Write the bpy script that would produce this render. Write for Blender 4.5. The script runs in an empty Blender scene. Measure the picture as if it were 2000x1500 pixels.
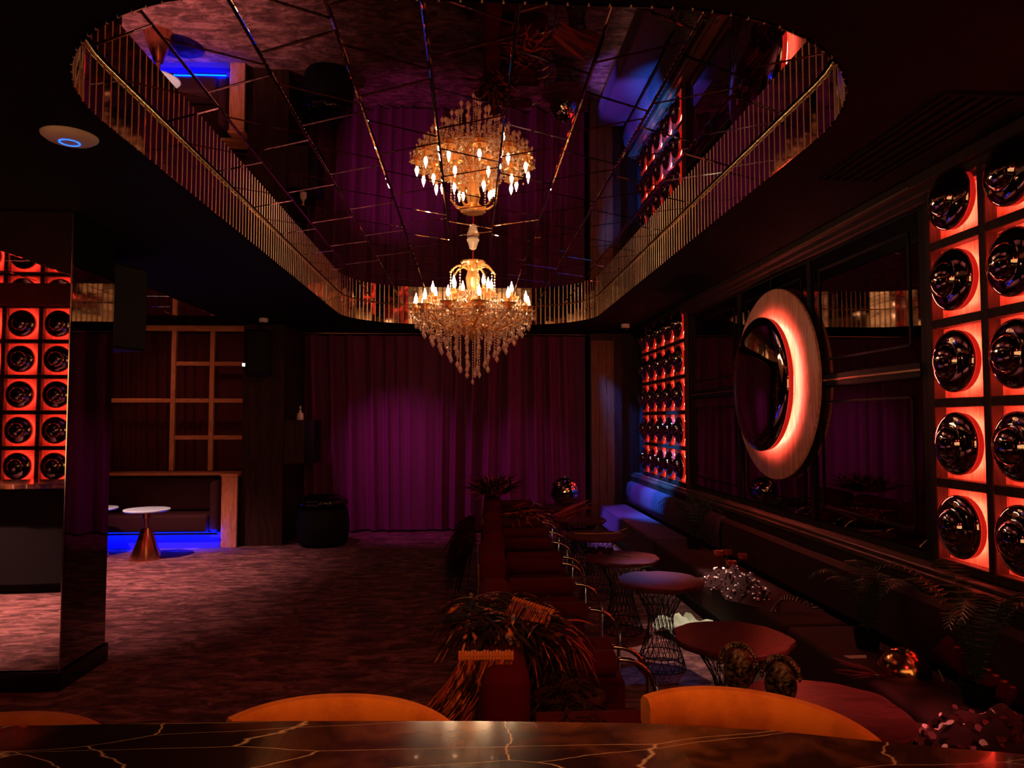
import bpy, bmesh, math, random
from mathutils import Vector, Matrix
random.seed(7)
PI = math.pi
C = bpy.context.scene.collection
S = bpy.context.scene

# ------------------------------------------------------------------ camera, world, lights, exposure
CAM_H = 1.72
cd = bpy.data.cameras.new('camera'); cam = bpy.data.objects.new('camera', cd); C.objects.link(cam)
cam.location = (0, 0, CAM_H)
cam.rotation_euler = (PI/2 + math.radians(2.85), 0, -math.radians(3.34))
cd.sensor_fit = 'HORIZONTAL'; cd.sensor_width = 36; cd.lens = 36*1415/2000; cd.clip_start = .05
S.camera = cam
S.view_settings.view_transform = 'Standard'; S.view_settings.look = 'None'
S.view_settings.gamma = 1; S.view_settings.use_curve_mapping = False
S.view_settings.exposure = -0.25
S.cycles.max_bounces = 10; S.cycles.glossy_bounces = 8; S.cycles.diffuse_bounces = 3
S.cycles.transmission_bounces = 6; S.cycles.sample_clamp_indirect = 4.0
w = bpy.data.worlds.new('world'); S.world = w; w.use_nodes = True
w.node_tree.nodes['Background'].inputs[0].default_value = (0.02, 0.002, 0.002, 1)
w.node_tree.nodes['Background'].inputs[1].default_value = 0.2

def spot(name, loc, target, col, watt, deg, blend=.6, r=.04):
    l = bpy.data.lights.new(name, 'SPOT'); l.energy = watt; l.color = col
    l.spot_size = math.radians(deg); l.spot_blend = blend; l.shadow_soft_size = r
    o = bpy.data.objects.new(name, l); C.objects.link(o); o.location = loc
    o.rotation_euler = (Vector(target)-Vector(loc)).to_track_quat('-Z', 'Y').to_euler()
    return o
def area(name, loc, target, col, watt, sx, sy):
    l = bpy.data.lights.new(name, 'AREA'); l.shape = 'RECTANGLE'; l.size = sx; l.size_y = sy; l.energy = watt; l.color = col
    o = bpy.data.objects.new(name, l); C.objects.link(o); o.location = loc
    o.rotation_euler = (Vector(target)-Vector(loc)).to_track_quat('-Z', 'Y').to_euler()
    return o
spot('curtain_spot', (-2.3, 9.2, 2.98), (-.75, 11.4, .55), (1.0, .10, .75), 230, 56, 1.0)
spot('curtain_spot', (-.2, 9.0, 2.98), (1.05, 11.4, .7), (1.0, .10, .62), 95, 40, 1.0)
spot('floor_downlight', (-4.4, 8.0, 3.0), (-3.9, 8.6, 0), (1, .40, .38), 950, 76, 1.0)
spot('floor_downlight', (-4.3, 6.2, 3.0), (-3.9, 6.8, 0), (1, .40, .38), 620, 74, 1.0)
spot('floor_downlight', (-4.9, 3.4, 3.0), (-4.9, 3.3, 0), (1, .47, .41), 2300, 80, 1.0)
spot('table_spot', (1.9, 6.2, 3.0), (1.62, 5.5, 0), (1, .60, .50), 420, 30, .8)
spot('bench_spot', (1.3, 8.9, 2.98), (2.25, 9.9, .5), (.22, .12, 1.0), 1000, 30, .6)
spot('ledge_spot', (1.5, 8.3, 2.98), (2.56, 9.2, .98), (.03, .26, 1.0), 2200, 32, .8)
spot('ledge_spot', (1.7, 10.75, 2.98), (2.6, 10.75, 1.2), (.05, .16, 1.0), 700, 34, .8)
spot('blue_sheen_fill', (2.0, 7.9, 2.98), (1.34, 5.45, .6), (.12, .28, 1.0), 230, 12, .9)  # added lamp standing in for the far blue wall's reflection on the tabletops
spot('table_red_spot', (2.3, 1.9, 2.98), (1.66, 3.05, .6), (1.0, .18, .18), 330, 24, .9)
spot('bar_downlight', (.1, .35, 2.98), (.15, 2.0, .85), (1.0, .40, .10), 120, 48, .9)
spot('alcove_spot', (-5.3, 9.4, 2.98), (-4.0, 10.7, 1.8), (1.0, .30, .18), 34, 80, 1.0)
spot('room_ambient_fill', (-.9, 2.9, 3.0), (-.9, 7.0, 0), (1.0, .015, .01), 48, 100, 1.0)  # added fill for the room's red ambient level, no fixture there
area('red_ambient_fill', (1.0, .3, 2.9), (.7, 4.4, .4), (1.0, .03, .04), 10, .5, .3)  # soft red fill added as ambient light, not a lamp of the room

# ------------------------------------------------------------------ mesh helpers
class MB:
    def __init__(s): s.v = []; s.f = []; s.m = []
    def add(s, vs, fs, mi=0):
        n = len(s.v); s.v += [tuple(v) for v in vs]
        s.f += [tuple(i+n for i in f) for f in fs]; s.m += [mi]*len(fs)
    def box(s, lo, hi, mi=0, bev=0):
        x0, y0, z0 = lo; x1, y1, z1 = hi
        if not bev:
            s.add([(x0,y0,z0),(x1,y0,z0),(x1,y1,z0),(x0,y1,z0),(x0,y0,z1),(x1,y0,z1),(x1,y1,z1),(x0,y1,z1)],
                  [(0,3,2,1),(4,5,6,7),(0,1,5,4),(1,2,6,5),(2,3,7,6),(3,0,4,7)], mi); return
        b = bev; vs = []; idx = {}
        for ix, X in enumerate((x0, x1)):
            for iy, Y in enumerate((y0, y1)):
                for iz, Z in enumerate((z0, z1)):
                    sx, sy, sz = (b if ix == 0 else -b), (b if iy == 0 else -b), (b if iz == 0 else -b)
                    for a, p in enumerate(((X, Y+sy, Z+sz), (X+sx, Y, Z+sz), (X+sx, Y+sy, Z))):
                        idx[(ix, iy, iz, a)] = len(vs); vs.append(p)
        g = lambda *k: idx[k]; fs = []
        for i in (0, 1):
            fs += [(g(i,0,0,0),g(i,1,0,0),g(i,1,1,0),g(i,0,1,0)), (g(0,i,0,1),g(1,i,0,1),g(1,i,1,1),g(0,i,1,1)),
                   (g(0,0,i,2),g(1,0,i,2),g(1,1,i,2),g(0,1,i,2))]
            for j in (0, 1):
                fs += [(g(i,j,0,0),g(i,j,1,0),g(i,j,1,1),g(i,j,0,1)), (g(i,0,j,0),g(i,1,j,0),g(i,1,j,2),g(i,0,j,2)),
                       (g(0,i,j,1),g(1,i,j,1),g(1,i,j,2),g(0,i,j,2))]
                for k in (0, 1): fs.append((g(i,j,k,0),g(i,j,k,1),g(i,j,k,2)))
        s.add(vs, fs, mi)
    def tube(s, pts, r, n=8, mi=0, cap=True, closed=False):
        pts = [Vector(p) for p in pts]; N = len(pts); rs = r if isinstance(r, (list, tuple)) else [r]*N
        t0 = (pts[1]-pts[0]).normalized(); up = Vector((0,0,1)) if abs(t0.z) < .9 else Vector((1,0,0))
        nrm = t0.cross(up).normalized(); vs = []
        for i, p in enumerate(pts):
            a = pts[(i-1) % N] if (i or closed) else p; b = pts[(i+1) % N] if (i < N-1 or closed) else p
            t = (b-a).normalized(); nrm = (nrm - t*nrm.dot(t))
            nrm = nrm.normalized() if nrm.length > 1e-6 else t.orthogonal().normalized()
            bn = t.cross(nrm)
            for k in range(n):
                q = 2*PI*k/n; vs.append(p + (nrm*math.cos(q)+bn*math.sin(q))*rs[i])
        fs = []; M = N if closed else N-1
        for i in range(M):
            for k in range(n):
                a, b = i*n+k, i*n+(k+1) % n; c, d = ((i+1) % N)*n+(k+1) % n, ((i+1) % N)*n+k
                fs.append((a, b, c, d))
        if cap and not closed: fs += [tuple(range(n))[::-1], tuple((N-1)*n+k for k in range(n))]
        s.add(vs, fs, mi)
    def lathe(s, prof, n=24, mi=0, c=(0,0,0), axis='z', scal=0, lobes=0, cap=True):
        vs = []; c = Vector(c)
        for r, h in prof:
            for k in range(n):
                q = 2*PI*k/n; rr = r*(1+scal*math.cos(lobes*q)) if lobes else r
                x, y = rr*math.cos(q), rr*math.sin(q)
                p = (x, y, h) if axis == 'z' else ((-h, x, y) if axis == '-x' else (x, h, y))
                vs.append(c+Vector(p))
        fs = []
        for i in range(len(prof)-1):
            for k in range(n):
                fs.append((i*n+k, i*n+(k+1) % n, (i+1)*n+(k+1) % n, (i+1)*n+k))
        if cap and prof[0][0] > 1e-5: fs.append(tuple(range(n))[::-1])
        if cap and prof[-1][0] > 1e-5: fs.append(tuple((len(prof)-1)*n+k for k in range(n)))
        s.add(vs, fs, mi)
    def prism(s, poly, z0, z1, mi=0):
        n = len(poly)
        s.add([(x, y, z0) for x, y in poly]+[(x, y, z1) for x, y in poly],
              [tuple(range(n))[::-1], tuple(range(n, 2*n))]+[(i, (i+1) % n, n+(i+1) % n, n+i) for i in range(n)], mi)
    def octa(s, c, r, h, n=6, mi=0):
        c = Vector(c); vs = [c+Vector((0,0,h)), c-Vector((0,0,h))]+[c+Vector((r*math.cos(2*PI*k/n), r*math.sin(2*PI*k/n), 0)) for k in range(n)]
        fs = []
        for k in range(n): fs += [(0, 2+k, 2+(k+1) % n), (1, 2+(k+1) % n, 2+k)]
        s.add(vs, fs, mi)
    def mesh(s, name, mats, smooth=False):
        me = bpy.data.meshes.new(name); me.from_pydata(s.v, [], s.f)
        for m in (mats if isinstance(mats, (list, tuple)) else [mats]): me.materials.append(m)
        me.polygons.foreach_set('material_index', s.m)
        if smooth: me.polygons.foreach_set('use_smooth', [True]*len(s.f))
        me.update()
        return me
    def build(s, name, mats, parent=None, loc=(0,0,0), rot=(0,0,0), smooth=False, kind=None):
        return link(name, s.mesh(name, mats, smooth), parent, loc, rot, kind)
def link(name, me, parent=None, loc=(0,0,0), rot=(0,0,0), kind=None):
    o = bpy.data.objects.new(name, me); C.objects.link(o); o.location = loc; o.rotation_euler = rot
    if parent: o.parent = parent
    if kind: o['kind'] = kind
    return o
def autos(me, deg=35):
    for p in me.polygons: p.use_smooth = True
    try: me.set_sharp_from_angle(angle=math.radians(deg))
    except Exception: pass
    return me
def thing(name, label, cat, loc=(0,0,0), rz=0, group=None):
    o = bpy.data.objects.new(name, None); C.objects.link(o); o.location = loc; o.rotation_euler = (0,0,rz)
    return tag(o, label, cat, group)
def tag(o, label, cat, group=None):
    o['label'] = label; o['category'] = cat
    if group: o['group'] = group
    return o
def kids(o): return [c for c in bpy.data.objects if c.parent == o]
def copy_thing(root, label, loc=None, rz=None):
    r = root.copy(); C.objects.link(r); r['label'] = label
    if loc is not None: r.location = loc
    if rz is not None: r.rotation_euler = (0,0,rz)
    for ch in kids(root):
        c = ch.copy(); C.objects.link(c); c.parent = r
        for g in kids(ch):
            d = g.copy(); C.objects.link(d); d.parent = c
    return r
def box(name, lo, hi, m, parent=None, kind=None, bev=0):
    b = MB(); b.box(lo, hi, 0, bev); return b.build(name, m, parent, kind=kind)

def rbox(name, lo, hi, m, parent=None, r=.04, seg=4, puff=0):
    bm = bmesh.new(); bmesh.ops.create_cube(bm, size=1)
    for v in bm.verts: v.co = Vector([lo[i]+(hi[i]-lo[i])*(v.co[i]+.5) for i in range(3)])
    bmesh.ops.bevel(bm, geom=bm.edges[:], offset=r, segments=seg, profile=.5, affect='EDGES')
    me = bpy.data.meshes.new(name); bm.to_mesh(me); bm.free(); me.materials.append(m)
    return link(name, autos(me, 60), parent)

# ------------------------------------------------------------------ materials
def mat(name, col=(.5,.5,.5), rough=.5, metal=0, spec=.5, sheen=0, emit=None, es=0, trans=0, coat=0, ior=1.45):
    m = bpy.data.materials.new(name); m.use_nodes = True
    b = m.node_tree.nodes['Principled BSDF']; I = b.inputs
    I['Base Color'].default_value = (*col, 1); I['Roughness'].default_value = rough; I['Metallic'].default_value = metal
    I['Specular IOR Level'].default_value = spec; I['Sheen Weight'].default_value = sheen; I['Coat Weight'].default_value = coat
    I['Transmission Weight'].default_value = trans; I['IOR'].default_value = ior
    if sheen: I['Sheen Roughness'].default_value = .4; I['Sheen Tint'].default_value = (*[min(1, c*2.5+.05) for c in col], 1)
    if emit: I['Emission Color'].default_value = (*emit, 1); I['Emission Strength'].default_value = es
    return m
def nodes(m): return m.node_tree.nodes, m.node_tree.links, m.node_tree.nodes['Principled BSDF']
def ramp(N, stops):
    r = N.new('ShaderNodeValToRGB'); e = r.color_ramp.elements
    while len(e) < len(stops): e.new(.5)
    for k, (p, c) in enumerate(stops): e[k].position = p; e[k].color = (*c, 1)
    return r
def mapped(N, L, scale, coord='Object', rot=(0,0,0)):
    t = N.new('ShaderNodeTexCoord'); mp = N.new('ShaderNodeMapping')
    mp.inputs['Scale'].default_value = scale; mp.inputs['Rotation'].default_value = rot
    L.new(t.outputs[coord], mp.inputs['Vector']); return mp
def noisecol(m, scale, stops, detail=5, nscale=1, dist=0, bump=0, rough=.6):
    N, L, b = nodes(m); mp = mapped(N, L, scale); n = N.new('ShaderNodeTexNoise')
    n.inputs['Scale'].default_value = nscale; n.inputs['Detail'].default_value = detail
    n.inputs['Roughness'].default_value = rough; n.inputs['Distortion'].default_value = dist
    L.new(mp.outputs[0], n.inputs['Vector']); r = ramp(N, stops)
    L.new(n.outputs['Fac'], r.inputs['Fac']); L.new(r.outputs['Color'], b.inputs['Base Color'])
    if bump:
        bp = N.new('ShaderNodeBump'); bp.inputs['Strength'].default_value = bump; bp.inputs['Distance'].default_value = .01
        L.new(n.outputs['Fac'], bp.inputs['Height']); L.new(bp.outputs[0], b.inputs['Normal'])
    return m
M = {}
M['ceiling'] = mat('ceiling_paint', (.003,.0007,.0007), .9, spec=.15)
M['wall'] = mat('dark_wall', (.010,.002,.003), .8)
M['black'] = mat('black_paint', (.004,.003,.003), .7, spec=.2)
M['gloss_black'] = mat('gloss_black', (.006,.004,.005), .18)
M['carpet'] = noisecol(mat('mottled_carpet', rough=.95, sheen=.0), (4.2, 9.5, 1),
    [(.40, (.035,.010,.009)), (.5, (.10,.038,.034)), (.60, (.24,.11,.10))], 9, 1, .8, .5, .74)
def wood(name, c0, c1, scale=(1,1,1), rough=.45, coat=0):
    return noisecol(mat(name, rough=rough, coat=coat, spec=.25), scale, [(.3, c0), (.46, c1), (.55, c0), (.68, c1)], 4, 1, 1.2, .0 if coat else .15)
M['dark_wood'] = wood('dark_wood', (.016,.005,.004), (.034,.012,.008), (9, 9, .9), .7)
M['brown_wood'] = wood('brown_wood', (.07,.034,.014), (.12,.065,.03), (16, 16, .9))
M['frame_wood'] = wood('orange_oak', (.42,.17,.07), (.62,.28,.12), (14, 14, 1.6))
M['frame_wood_h'] = wood('orange_oak_rail', (.42,.17,.07), (.62,.28,.12), (1.6, 14, 14))
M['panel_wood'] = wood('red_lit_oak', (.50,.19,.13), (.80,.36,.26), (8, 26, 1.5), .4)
M['table_wood'] = wood('rosewood_top', (.05,.010,.010), (.10,.024,.022), (3, 14, 3), .34, .0)
M['mirror'] = mat('smoked_mirror', (.84,.76,.74), .015, 1)
M['mirror_dark'] = mat('dark_mirror', (.34,.27,.27), .02, 1)
M['strip_mirror'] = mat('bronze_mirror', (.60,.50,.42), .05, 1)
M['brass'] = mat('brass', (.95,.68,.32), .25, 1)
M['bead'] = mat('brass_bead', (.98,.78,.5), .42, .8)
M['chrome'] = mat('chrome', (.92,.80,.72), .12, 1)
M['black_dome'] = mat('black_dome', (.42,.36,.35), .03, 1)
M['drum'] = mat('drum_acrylic_glow', (.6,.05,.035), .35, emit=(1,.02,.015), es=.35)  # LED light on the drum side put in as its own emission
M['led_red'] = mat('led_red', (0,0,0), emit=(1,.095,.055), es=64)
M['led_red_big'] = mat('led_red_big', (0,0,0), emit=(1,.17,.12), es=105)
M['led_blue'] = mat('led_blue', (0,0,0), emit=(.0,.010,1), es=220)
M['bulb'] = mat('flame_bulb', (1,.8,.5), emit=(1,.64,.34), es=85)
M['crystal'] = mat('amber_crystal', (1,.84,.70), .12, .25)
M['glass_gold'] = mat('gold_glass', (1,.58,.22), .16, .6)
M['glass'] = mat('clear_glass', (1,.95,.9), .02, trans=1)
M['red_velvet'] = mat('red_velvet', (.075,.002,.006), .9, spec=.08)
M['red_leather'] = mat('red_leather', (.065,.002,.005), .7, spec=.12)
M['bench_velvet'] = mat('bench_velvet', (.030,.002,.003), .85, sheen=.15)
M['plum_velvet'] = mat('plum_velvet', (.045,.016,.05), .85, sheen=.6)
M['orange_velvet'] = noisecol(mat('orange_velvet', rough=.85, sheen=.1), (8,8,8), [(.35,(.50,.11,.008)),(.6,(.74,.20,.016))], 5, 1)
M['curtain_red'] = mat('curtain_red', (.07,.004,.008), .8, sheen=.3)
M['copper'] = mat('copper', (.70,.30,.18), .22, 1)
M['white'] = mat('white_plastic', (.75,.68,.62), .5)
M['marble_white'] = noisecol(mat('white_marble', rough=.2), (3,3,3), [(.3,(.32,.52,.58)),(.6,(.50,.72,.76))], 5, 1)
M['wire'] = mat('black_wire', (.012,.008,.008), .4, .6)
M['feather_dark'] = noisecol(mat('dark_feather', rough=.7, spec=.12), (14,14,14), [(.4,(.008,.003,.003)),(.7,(.060,.014,.006))], 3, 1)
M['feather_red'] = mat('red_feather', (.38,.05,.03), .6)
M['feather_orange'] = noisecol(mat('orange_fringe', rough=.5), (30,30,4), [(.45,(.03,.008,.005)),(.6,(.85,.20,.04))], 3, 1)
M['band'] = mat('orange_band', (.62,.15,.03), .6)
M['leaf'] = mat('dark_leaf', (.016,.032,.012), .5)
M['sequin'] = mat('silver_sequin', (.95,.80,.74), .3, .35)
M['sequin_dark'] = mat('dark_sequin', (.07,.02,.02), .25, .6)
M['gold'] = mat('gold_bowl', (.85,.42,.16), .15, 1)
M['horn'] = mat('horn', (.45,.30,.12), .4)
M['green_lit_edge'] = mat('green_lit_edge', (.45,.62,.45), .8)  # green-white light on the bench edge, put into the colour
M['bronze_relief'] = noisecol(mat('bronze_relief', rough=.4, metal=.6), (40,40,40), [(.42,(.02,.012,.008)),(.6,(.26,.17,.10))], 4, 1, 0, 1.0)
# curtain with its own purple dye and glitter in the pile
M['curtain'] = mat('purple_curtain', (.32,.035,.17), .75, sheen=.25)
N, L, b = nodes(M['curtain']); v = N.new('ShaderNodeTexVoronoi'); v.inputs['Scale'].default_value = 260
mp = mapped(N, L, (1,1,1)); L.new(mp.outputs[0], v.inputs['Vector'])
r = ramp(N, [(.02,(.5,.25,.42)), (.10,(.115,.011,.062))]); L.new(v.outputs['Distance'], r.inputs['Fac']); L.new(r.outputs['Color'], b.inputs['Base Color'])
# marble bar top
m = M['bar_marble'] = mat('brown_marble', rough=.12, coat=.3); N, L, b = nodes(m)
mp = mapped(N, L, (1,1,1)); ns = N.new('ShaderNodeTexNoise'); ns.inputs['Scale'].default_value = 3.0; ns.inputs['Detail'].default_value = 7
L.new(mp.outputs[0], ns.inputs['Vector']); r1 = ramp(N, [(.42,(.020,.008,.005)), (.48,(.09,.030,.014)), (.53,(.035,.012,.006)), (.62,(.17,.062,.026))]); L.new(ns.outputs['Fac'], r1.inputs['Fac'])
mp2 = mapped(N, L, (1.0,3.4,1), rot=(0,0,.35)); mix = N.new('ShaderNodeMix'); mix.data_type = 'RGBA'
ns2 = N.new('ShaderNodeTexNoise'); ns2.inputs['Scale'].default_value = 5; ns2.inputs['Detail'].default_value = 4; L.new(mp2.outputs[0], ns2.inputs['Vector'])
ad = N.new('ShaderNodeMix'); ad.data_type = 'VECTOR'; ad.inputs[0].default_value = .07
L.new(mp2.outputs[0], ad.inputs[4]); L.new(ns2.outputs['Color'], ad.inputs[5])
vo = N.new('ShaderNodeTexVoronoi'); vo.feature = 'DISTANCE_TO_EDGE'; vo.inputs['Scale'].default_value = 1.9; L.new(ad.outputs[1], vo.inputs['Vector'])
r2 = ramp(N, [(.0,(1,1,1)), (.0045,(0,0,0))]); L.new(vo.outputs['Distance'], r2.inputs['Fac'])
mp3 = mapped(N, L, (.55,3.2,1), rot=(0,0,-.12)); ad3 = N.new('ShaderNodeMix'); ad3.data_type = 'VECTOR'; ad3.inputs[0].default_value = .05
L.new(mp3.outputs[0], ad3.inputs[4]); L.new(ns2.outputs['Color'], ad3.inputs[5])
vo3 = N.new('ShaderNodeTexVoronoi'); vo3.feature = 'DISTANCE_TO_EDGE'; vo3.inputs['Scale'].default_value = 2.3; L.new(ad3.outputs[1], vo3.inputs['Vector'])
r3 = ramp(N, [(.0,(.8,.8,.8)), (.006,(0,0,0))]); L.new(vo3.outputs['Distance'], r3.inputs['Fac'])
mxx = N.new('ShaderNodeMix'); mxx.data_type = 'RGBA'; mxx.blend_type = 'LIGHTEN'; mxx.inputs[0].default_value = 1
L.new(r2.outputs['Color'], mxx.inputs[6]); L.new(r3.outputs['Color'], mxx.inputs[7]); L.new(mxx.outputs[2], mix.inputs[0]); L.new(r1.outputs['Color'], mix.inputs[6]); mix.inputs[7].default_value = (.72,.55,.40,1)
L.new(mix.outputs[2], b.inputs['Base Color'])
# barred pheasant feather
m = M['feather_barred'] = mat('barred_feather', rough=.6); N, L, b = nodes(m)
tc = N.new('ShaderNodeTexCoord'); wv = N.new('ShaderNodeTexWave'); wv.inputs['Scale'].default_value = 22; wv.inputs['Distortion'].default_value = 1.5
L.new(tc.outputs['Object'], wv.inputs['Vector']); r = ramp(N, [(.4,(.03,.005,.004)), (.6,(.5,.06,.045))]); L.new(wv.outputs['Fac'], r.inputs['Fac']); L.new(r.outputs['Color'], b.inputs['Base Color'])

# ------------------------------------------------------------------ room shell
ZC, ZR, XR, XL, YB, YF = 3.09, 3.35, 2.6, -7.2, -1.7, 11.75
def rrect(hx, y0, y1, r, n=14):
    pts = []
    for cx, cy, a0 in ((hx-r, y1-r, 0), (-hx+r, y1-r, PI/2), (-hx+r, y0+r, PI), (hx-r, y0+r, 1.5*PI)):
        for k in range(n+1):
            a = a0+PI/2*k/n; pts.append((cx+r*math.cos(a), cy+r*math.sin(a)))
    return pts
LIP = rrect(1.69, 2.30, 10.32, 1.05)
fl = MB(); fl.box((XL-.1, YB-.1, -.08), (XR+.1, YF+.1, 0)); fl.build('floor', M['carpet'], kind='structure')
# ceiling slab with the rounded opening
bm = bmesh.new()
outer = [bm.verts.new((x, y, ZC)) for x, y in ((XL-.1, YB-.1), (XR+.1, YB-.1), (XR+.1, YF+.1), (XL-.1, YF+.1))]
inner = [bm.verts.new((x, y, ZC)) for x, y in LIP]
ed = [bm.edges.new((outer[i], outer[(i+1) % 4])) for i in range(4)]+[bm.edges.new((inner[i], inner[(i+1) % len(inner)])) for i in range(len(inner))]
bmesh.ops.triangle_fill(bm, use_beauty=True, use_dissolve=False, edges=ed)
top = [bm.verts.new((v.co.x, v.co.y, ZR+.03)) for v in inner]
for i in range(len(inner)):
    j = (i+1) % len(inner); bm.faces.new((inner[i], inner[j], top[j], top[i]))
bm.normal_update(); me = bpy.data.meshes.new('ceiling'); bm.to_mesh(me); bm.free(); me.materials.append(M['ceiling'])
ceil = link('ceiling', me, kind='structure')
# recess soffit above the mirror tiles
b_ = MB(); b_.prism(rrect(1.78, 2.2, 10.42, 1.05), ZR+.03, ZR+.06); b_.build('trim_1', M['black'], kind='structure')
wr = box('wall_right', (XR, YB, 0), (XR+.1, YF, ZC), M['wall'], kind='structure')
box('wall_left', (XL-.1, YB, 0), (XL, YF, ZC), M['wall'], kind='structure')
box('wall_back', (XL, YF, 0), (XR, YF+.1, ZC), M['wall'], kind='structure')
box('wall_front', (XL, YB-.1, 0), (XR, YB, ZC), M['wall'], kind='structure')

# ------------------------------------------------------------------ mirrored ceiling recess
IN = rrect(1.662, 2.33, 10.29, 1.02, 10)
def clip(poly, conv):
    out = poly
    for i in range(len(conv)):
        a, b = conv[i], conv[(i+1) % len(conv)]; inp = out; out = []
        if not inp: return []
        side = lambda p: (b[0]-a[0])*(p[1]-a[1])-(b[1]-a[1])*(p[0]-a[0])
        for k in range(len(inp)):
            p, q = inp[k], inp[(k+1) % len(inp)]; sp, sq = side(p), side(q)
            if sp >= 0: out.append(p)
            if (sp >= 0) != (sq >= 0):
                t = sp/(sp-sq); out.append((p[0]+(q[0]-p[0])*t, p[1]+(q[1]-p[1])*t))
    r = []
    for p in out:
        if not r or math.hypot(p[0]-r[-1][0], p[1]-r[-1][1]) > .004: r.append(p)
    if len(r) > 2 and math.hypot(r[0][0]-r[-1][0], r[0][1]-r[-1][1]) < .004: r.pop()
    return r
def area2(p): return sum(p[i][0]*p[(i+1) % len(p)][1]-p[(i+1) % len(p)][0]*p[i][1] for i in range(len(p)))/2
def inset(poly, d):
    n = len(poly); out = []
    for i in range(n):
        p0, p1, p2 = Vector(poly[i-1]), Vector(poly[i]), Vector(poly[(i+1) % n])
        d1 = (p1-p0).normalized(); d2 = (p2-p1).normalized(); n1 = Vector((-d1.y, d1.x)); n2 = Vector((-d2.y, d2.x))
        k = 1+n1.dot(n2)
        if k < .3: k = .3
        out.append(tuple(p1+(n1+n2)*d/k))
    return out
def tile(parent, poly, z, tilt):
    poly = inset(poly, .002)
    if area2(poly) < .004: return
    q = inset(poly, .008)
    if area2(q) < .001 or len(q) != len(poly): return
    cx = sum(p[0] for p in poly)/len(poly); cy = sum(p[1] for p in poly)/len(poly)
    h = lambda x, y: tilt[0]*(x-cx)+tilt[1]*(y-cy)
    n = len(poly); b = MB()
    b.add([(x, y, z+.012) for x, y in poly]+[(x, y, z+.004) for x, y in poly]+[(x, y, z+h(x, y)) for x, y in q],
          [tuple(range(2*n, 3*n))[::-1]]+[(n+i, n+(i+1) % n, 2*n+(i+1) % n, 2*n+i)[::-1] for i in range(n)]+
          [(i, (i+1) % n, n+(i+1) % n, n+i)[::-1] for i in range(n)])
    o = b.build('mirror_tile', M['mirror'], parent)
rnd = random.Random(3)
mc = thing('mirrored_ceiling_panel', 'big round-cornered mirrored ceiling of slanted bevelled tiles above the crystal chandelier', 'mirror ceiling')
box('backing', (-1.6, 2.5, ZR+.014), (1.6, 10.1, ZR+.028), M['black'], mc)
for c in range(-5, 5):
    x0 = -.1875+c*.375+.0; x1 = x0+.375
    if c == -5: x0, x1 = x0, x1
    y = 1.2+(.0 if c % 2 == 0 else .41); cuts = []; s = 1; k = 0
    while y < 11:
        cuts.append((y-s*.105, y+s*.105)); y += (.30 if k % 2 == 0 else .50); s = -s; k += 1
    for a, b2 in zip(cuts, cuts[1:]):
        poly = clip([(x0, a[0]), (x1, a[1]), (x1, b2[1]), (x0, b2[0])], IN)
        if len(poly) > 2: tile(mc, poly, ZR, (rnd.uniform(-.0012, .0012), rnd.uniform(-.0012, .0012)))
# vertical mirror strips round the recess edge
per = []; n = len(LIP)
for i in range(n):
    a, b2 = Vector(LIP[i]), Vector(LIP[(i+1) % n]); per.append((a, b2, (b2-a).length))
tot = sum(p[2] for p in per); NS = 298; pitch = tot/NS
st = MB(); hw = pitch/2-.003; zt, zb = ZR+.01, ZC-.004
st.add([(-hw, 0, zb), (hw, 0, zb), (hw, 0, zt), (-hw, 0, zt), (-hw+.006, -.006, zb), (hw-.006, -.006, zb), (hw-.006, -.006, zt), (-hw+.006, -.006, zt)],
       [(4,5,6,7), (0,4,7,3), (5,1,2,6), (0,1,5,4)], 0)
st.tube([(hw+.003, -.004, zb), (hw+.003, -.004, zt)], .0045, 6, 1)
stm = st.mesh('mirror_strip', [M['strip_mirror'], M['bead']])
rs = thing('mirrored_recess_surround', 'rounded band of upright mirror strips with brass beads around the ceiling recess', 'mirror surround')
acc = 0; seg = 0
for k in range(NS):
    d = (k+.5)*pitch
    while seg < len(per)-1 and acc+per[seg][2] < d: acc += per[seg][2]; seg += 1
    a, b2, l = per[seg]; t = (d-acc)/l; p = a.lerp(b2, t)
    dr = (b2-a).normalized(); ang = math.atan2(dr.y, dr.x)   # inside lies to the left of the direction
    inn = Vector((-dr.y, dr.x)); p = p+inn*.006
    link('mirror_strip', stm, rs, (p.x, p.y, 0), (0, 0, ang+PI+rnd.uniform(-.012, .012)))
b_ = MB(); b_.tube([(x, y, ZR-.004) for x, y in rrect(1.672, 2.318, 10.302, 1.03)], .006, 6, 0, closed=True)
b_.build('brass_bead', M['brass'], rs, smooth=True)

# flat mirror panels in the low ceiling over the left side
for (x0, x1, y0, y1, lab) in ((-6.6, -3.75, 2.3, 4.4, 'flat smoked mirror panel in the ceiling seen in the mirrored pillar'),
                              (-6.4, -3.3, 6.6, 9.6, 'flat smoked mirror panel in the ceiling over the alcove tables')):
    t = thing('ceiling_mirror', lab, 'mirror', (0,0,0))
    nx = 6; ny = 4
    for i in range(nx):
        for j in range(ny):
            X0 = x0+(x1-x0)*i/nx; X1 = x0+(x1-x0)*(i+1)/nx; Y0 = y0+(y1-y0)*j/ny; Y1 = y0+(y1-y0)*(j+1)/ny
            tile(t, [(X0, Y0), (X1, Y0), (X1, Y1), (X0, Y1)], ZC-.014, (rnd.uniform(-.002,.002), rnd.uniform(-.002,.002)))

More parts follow.
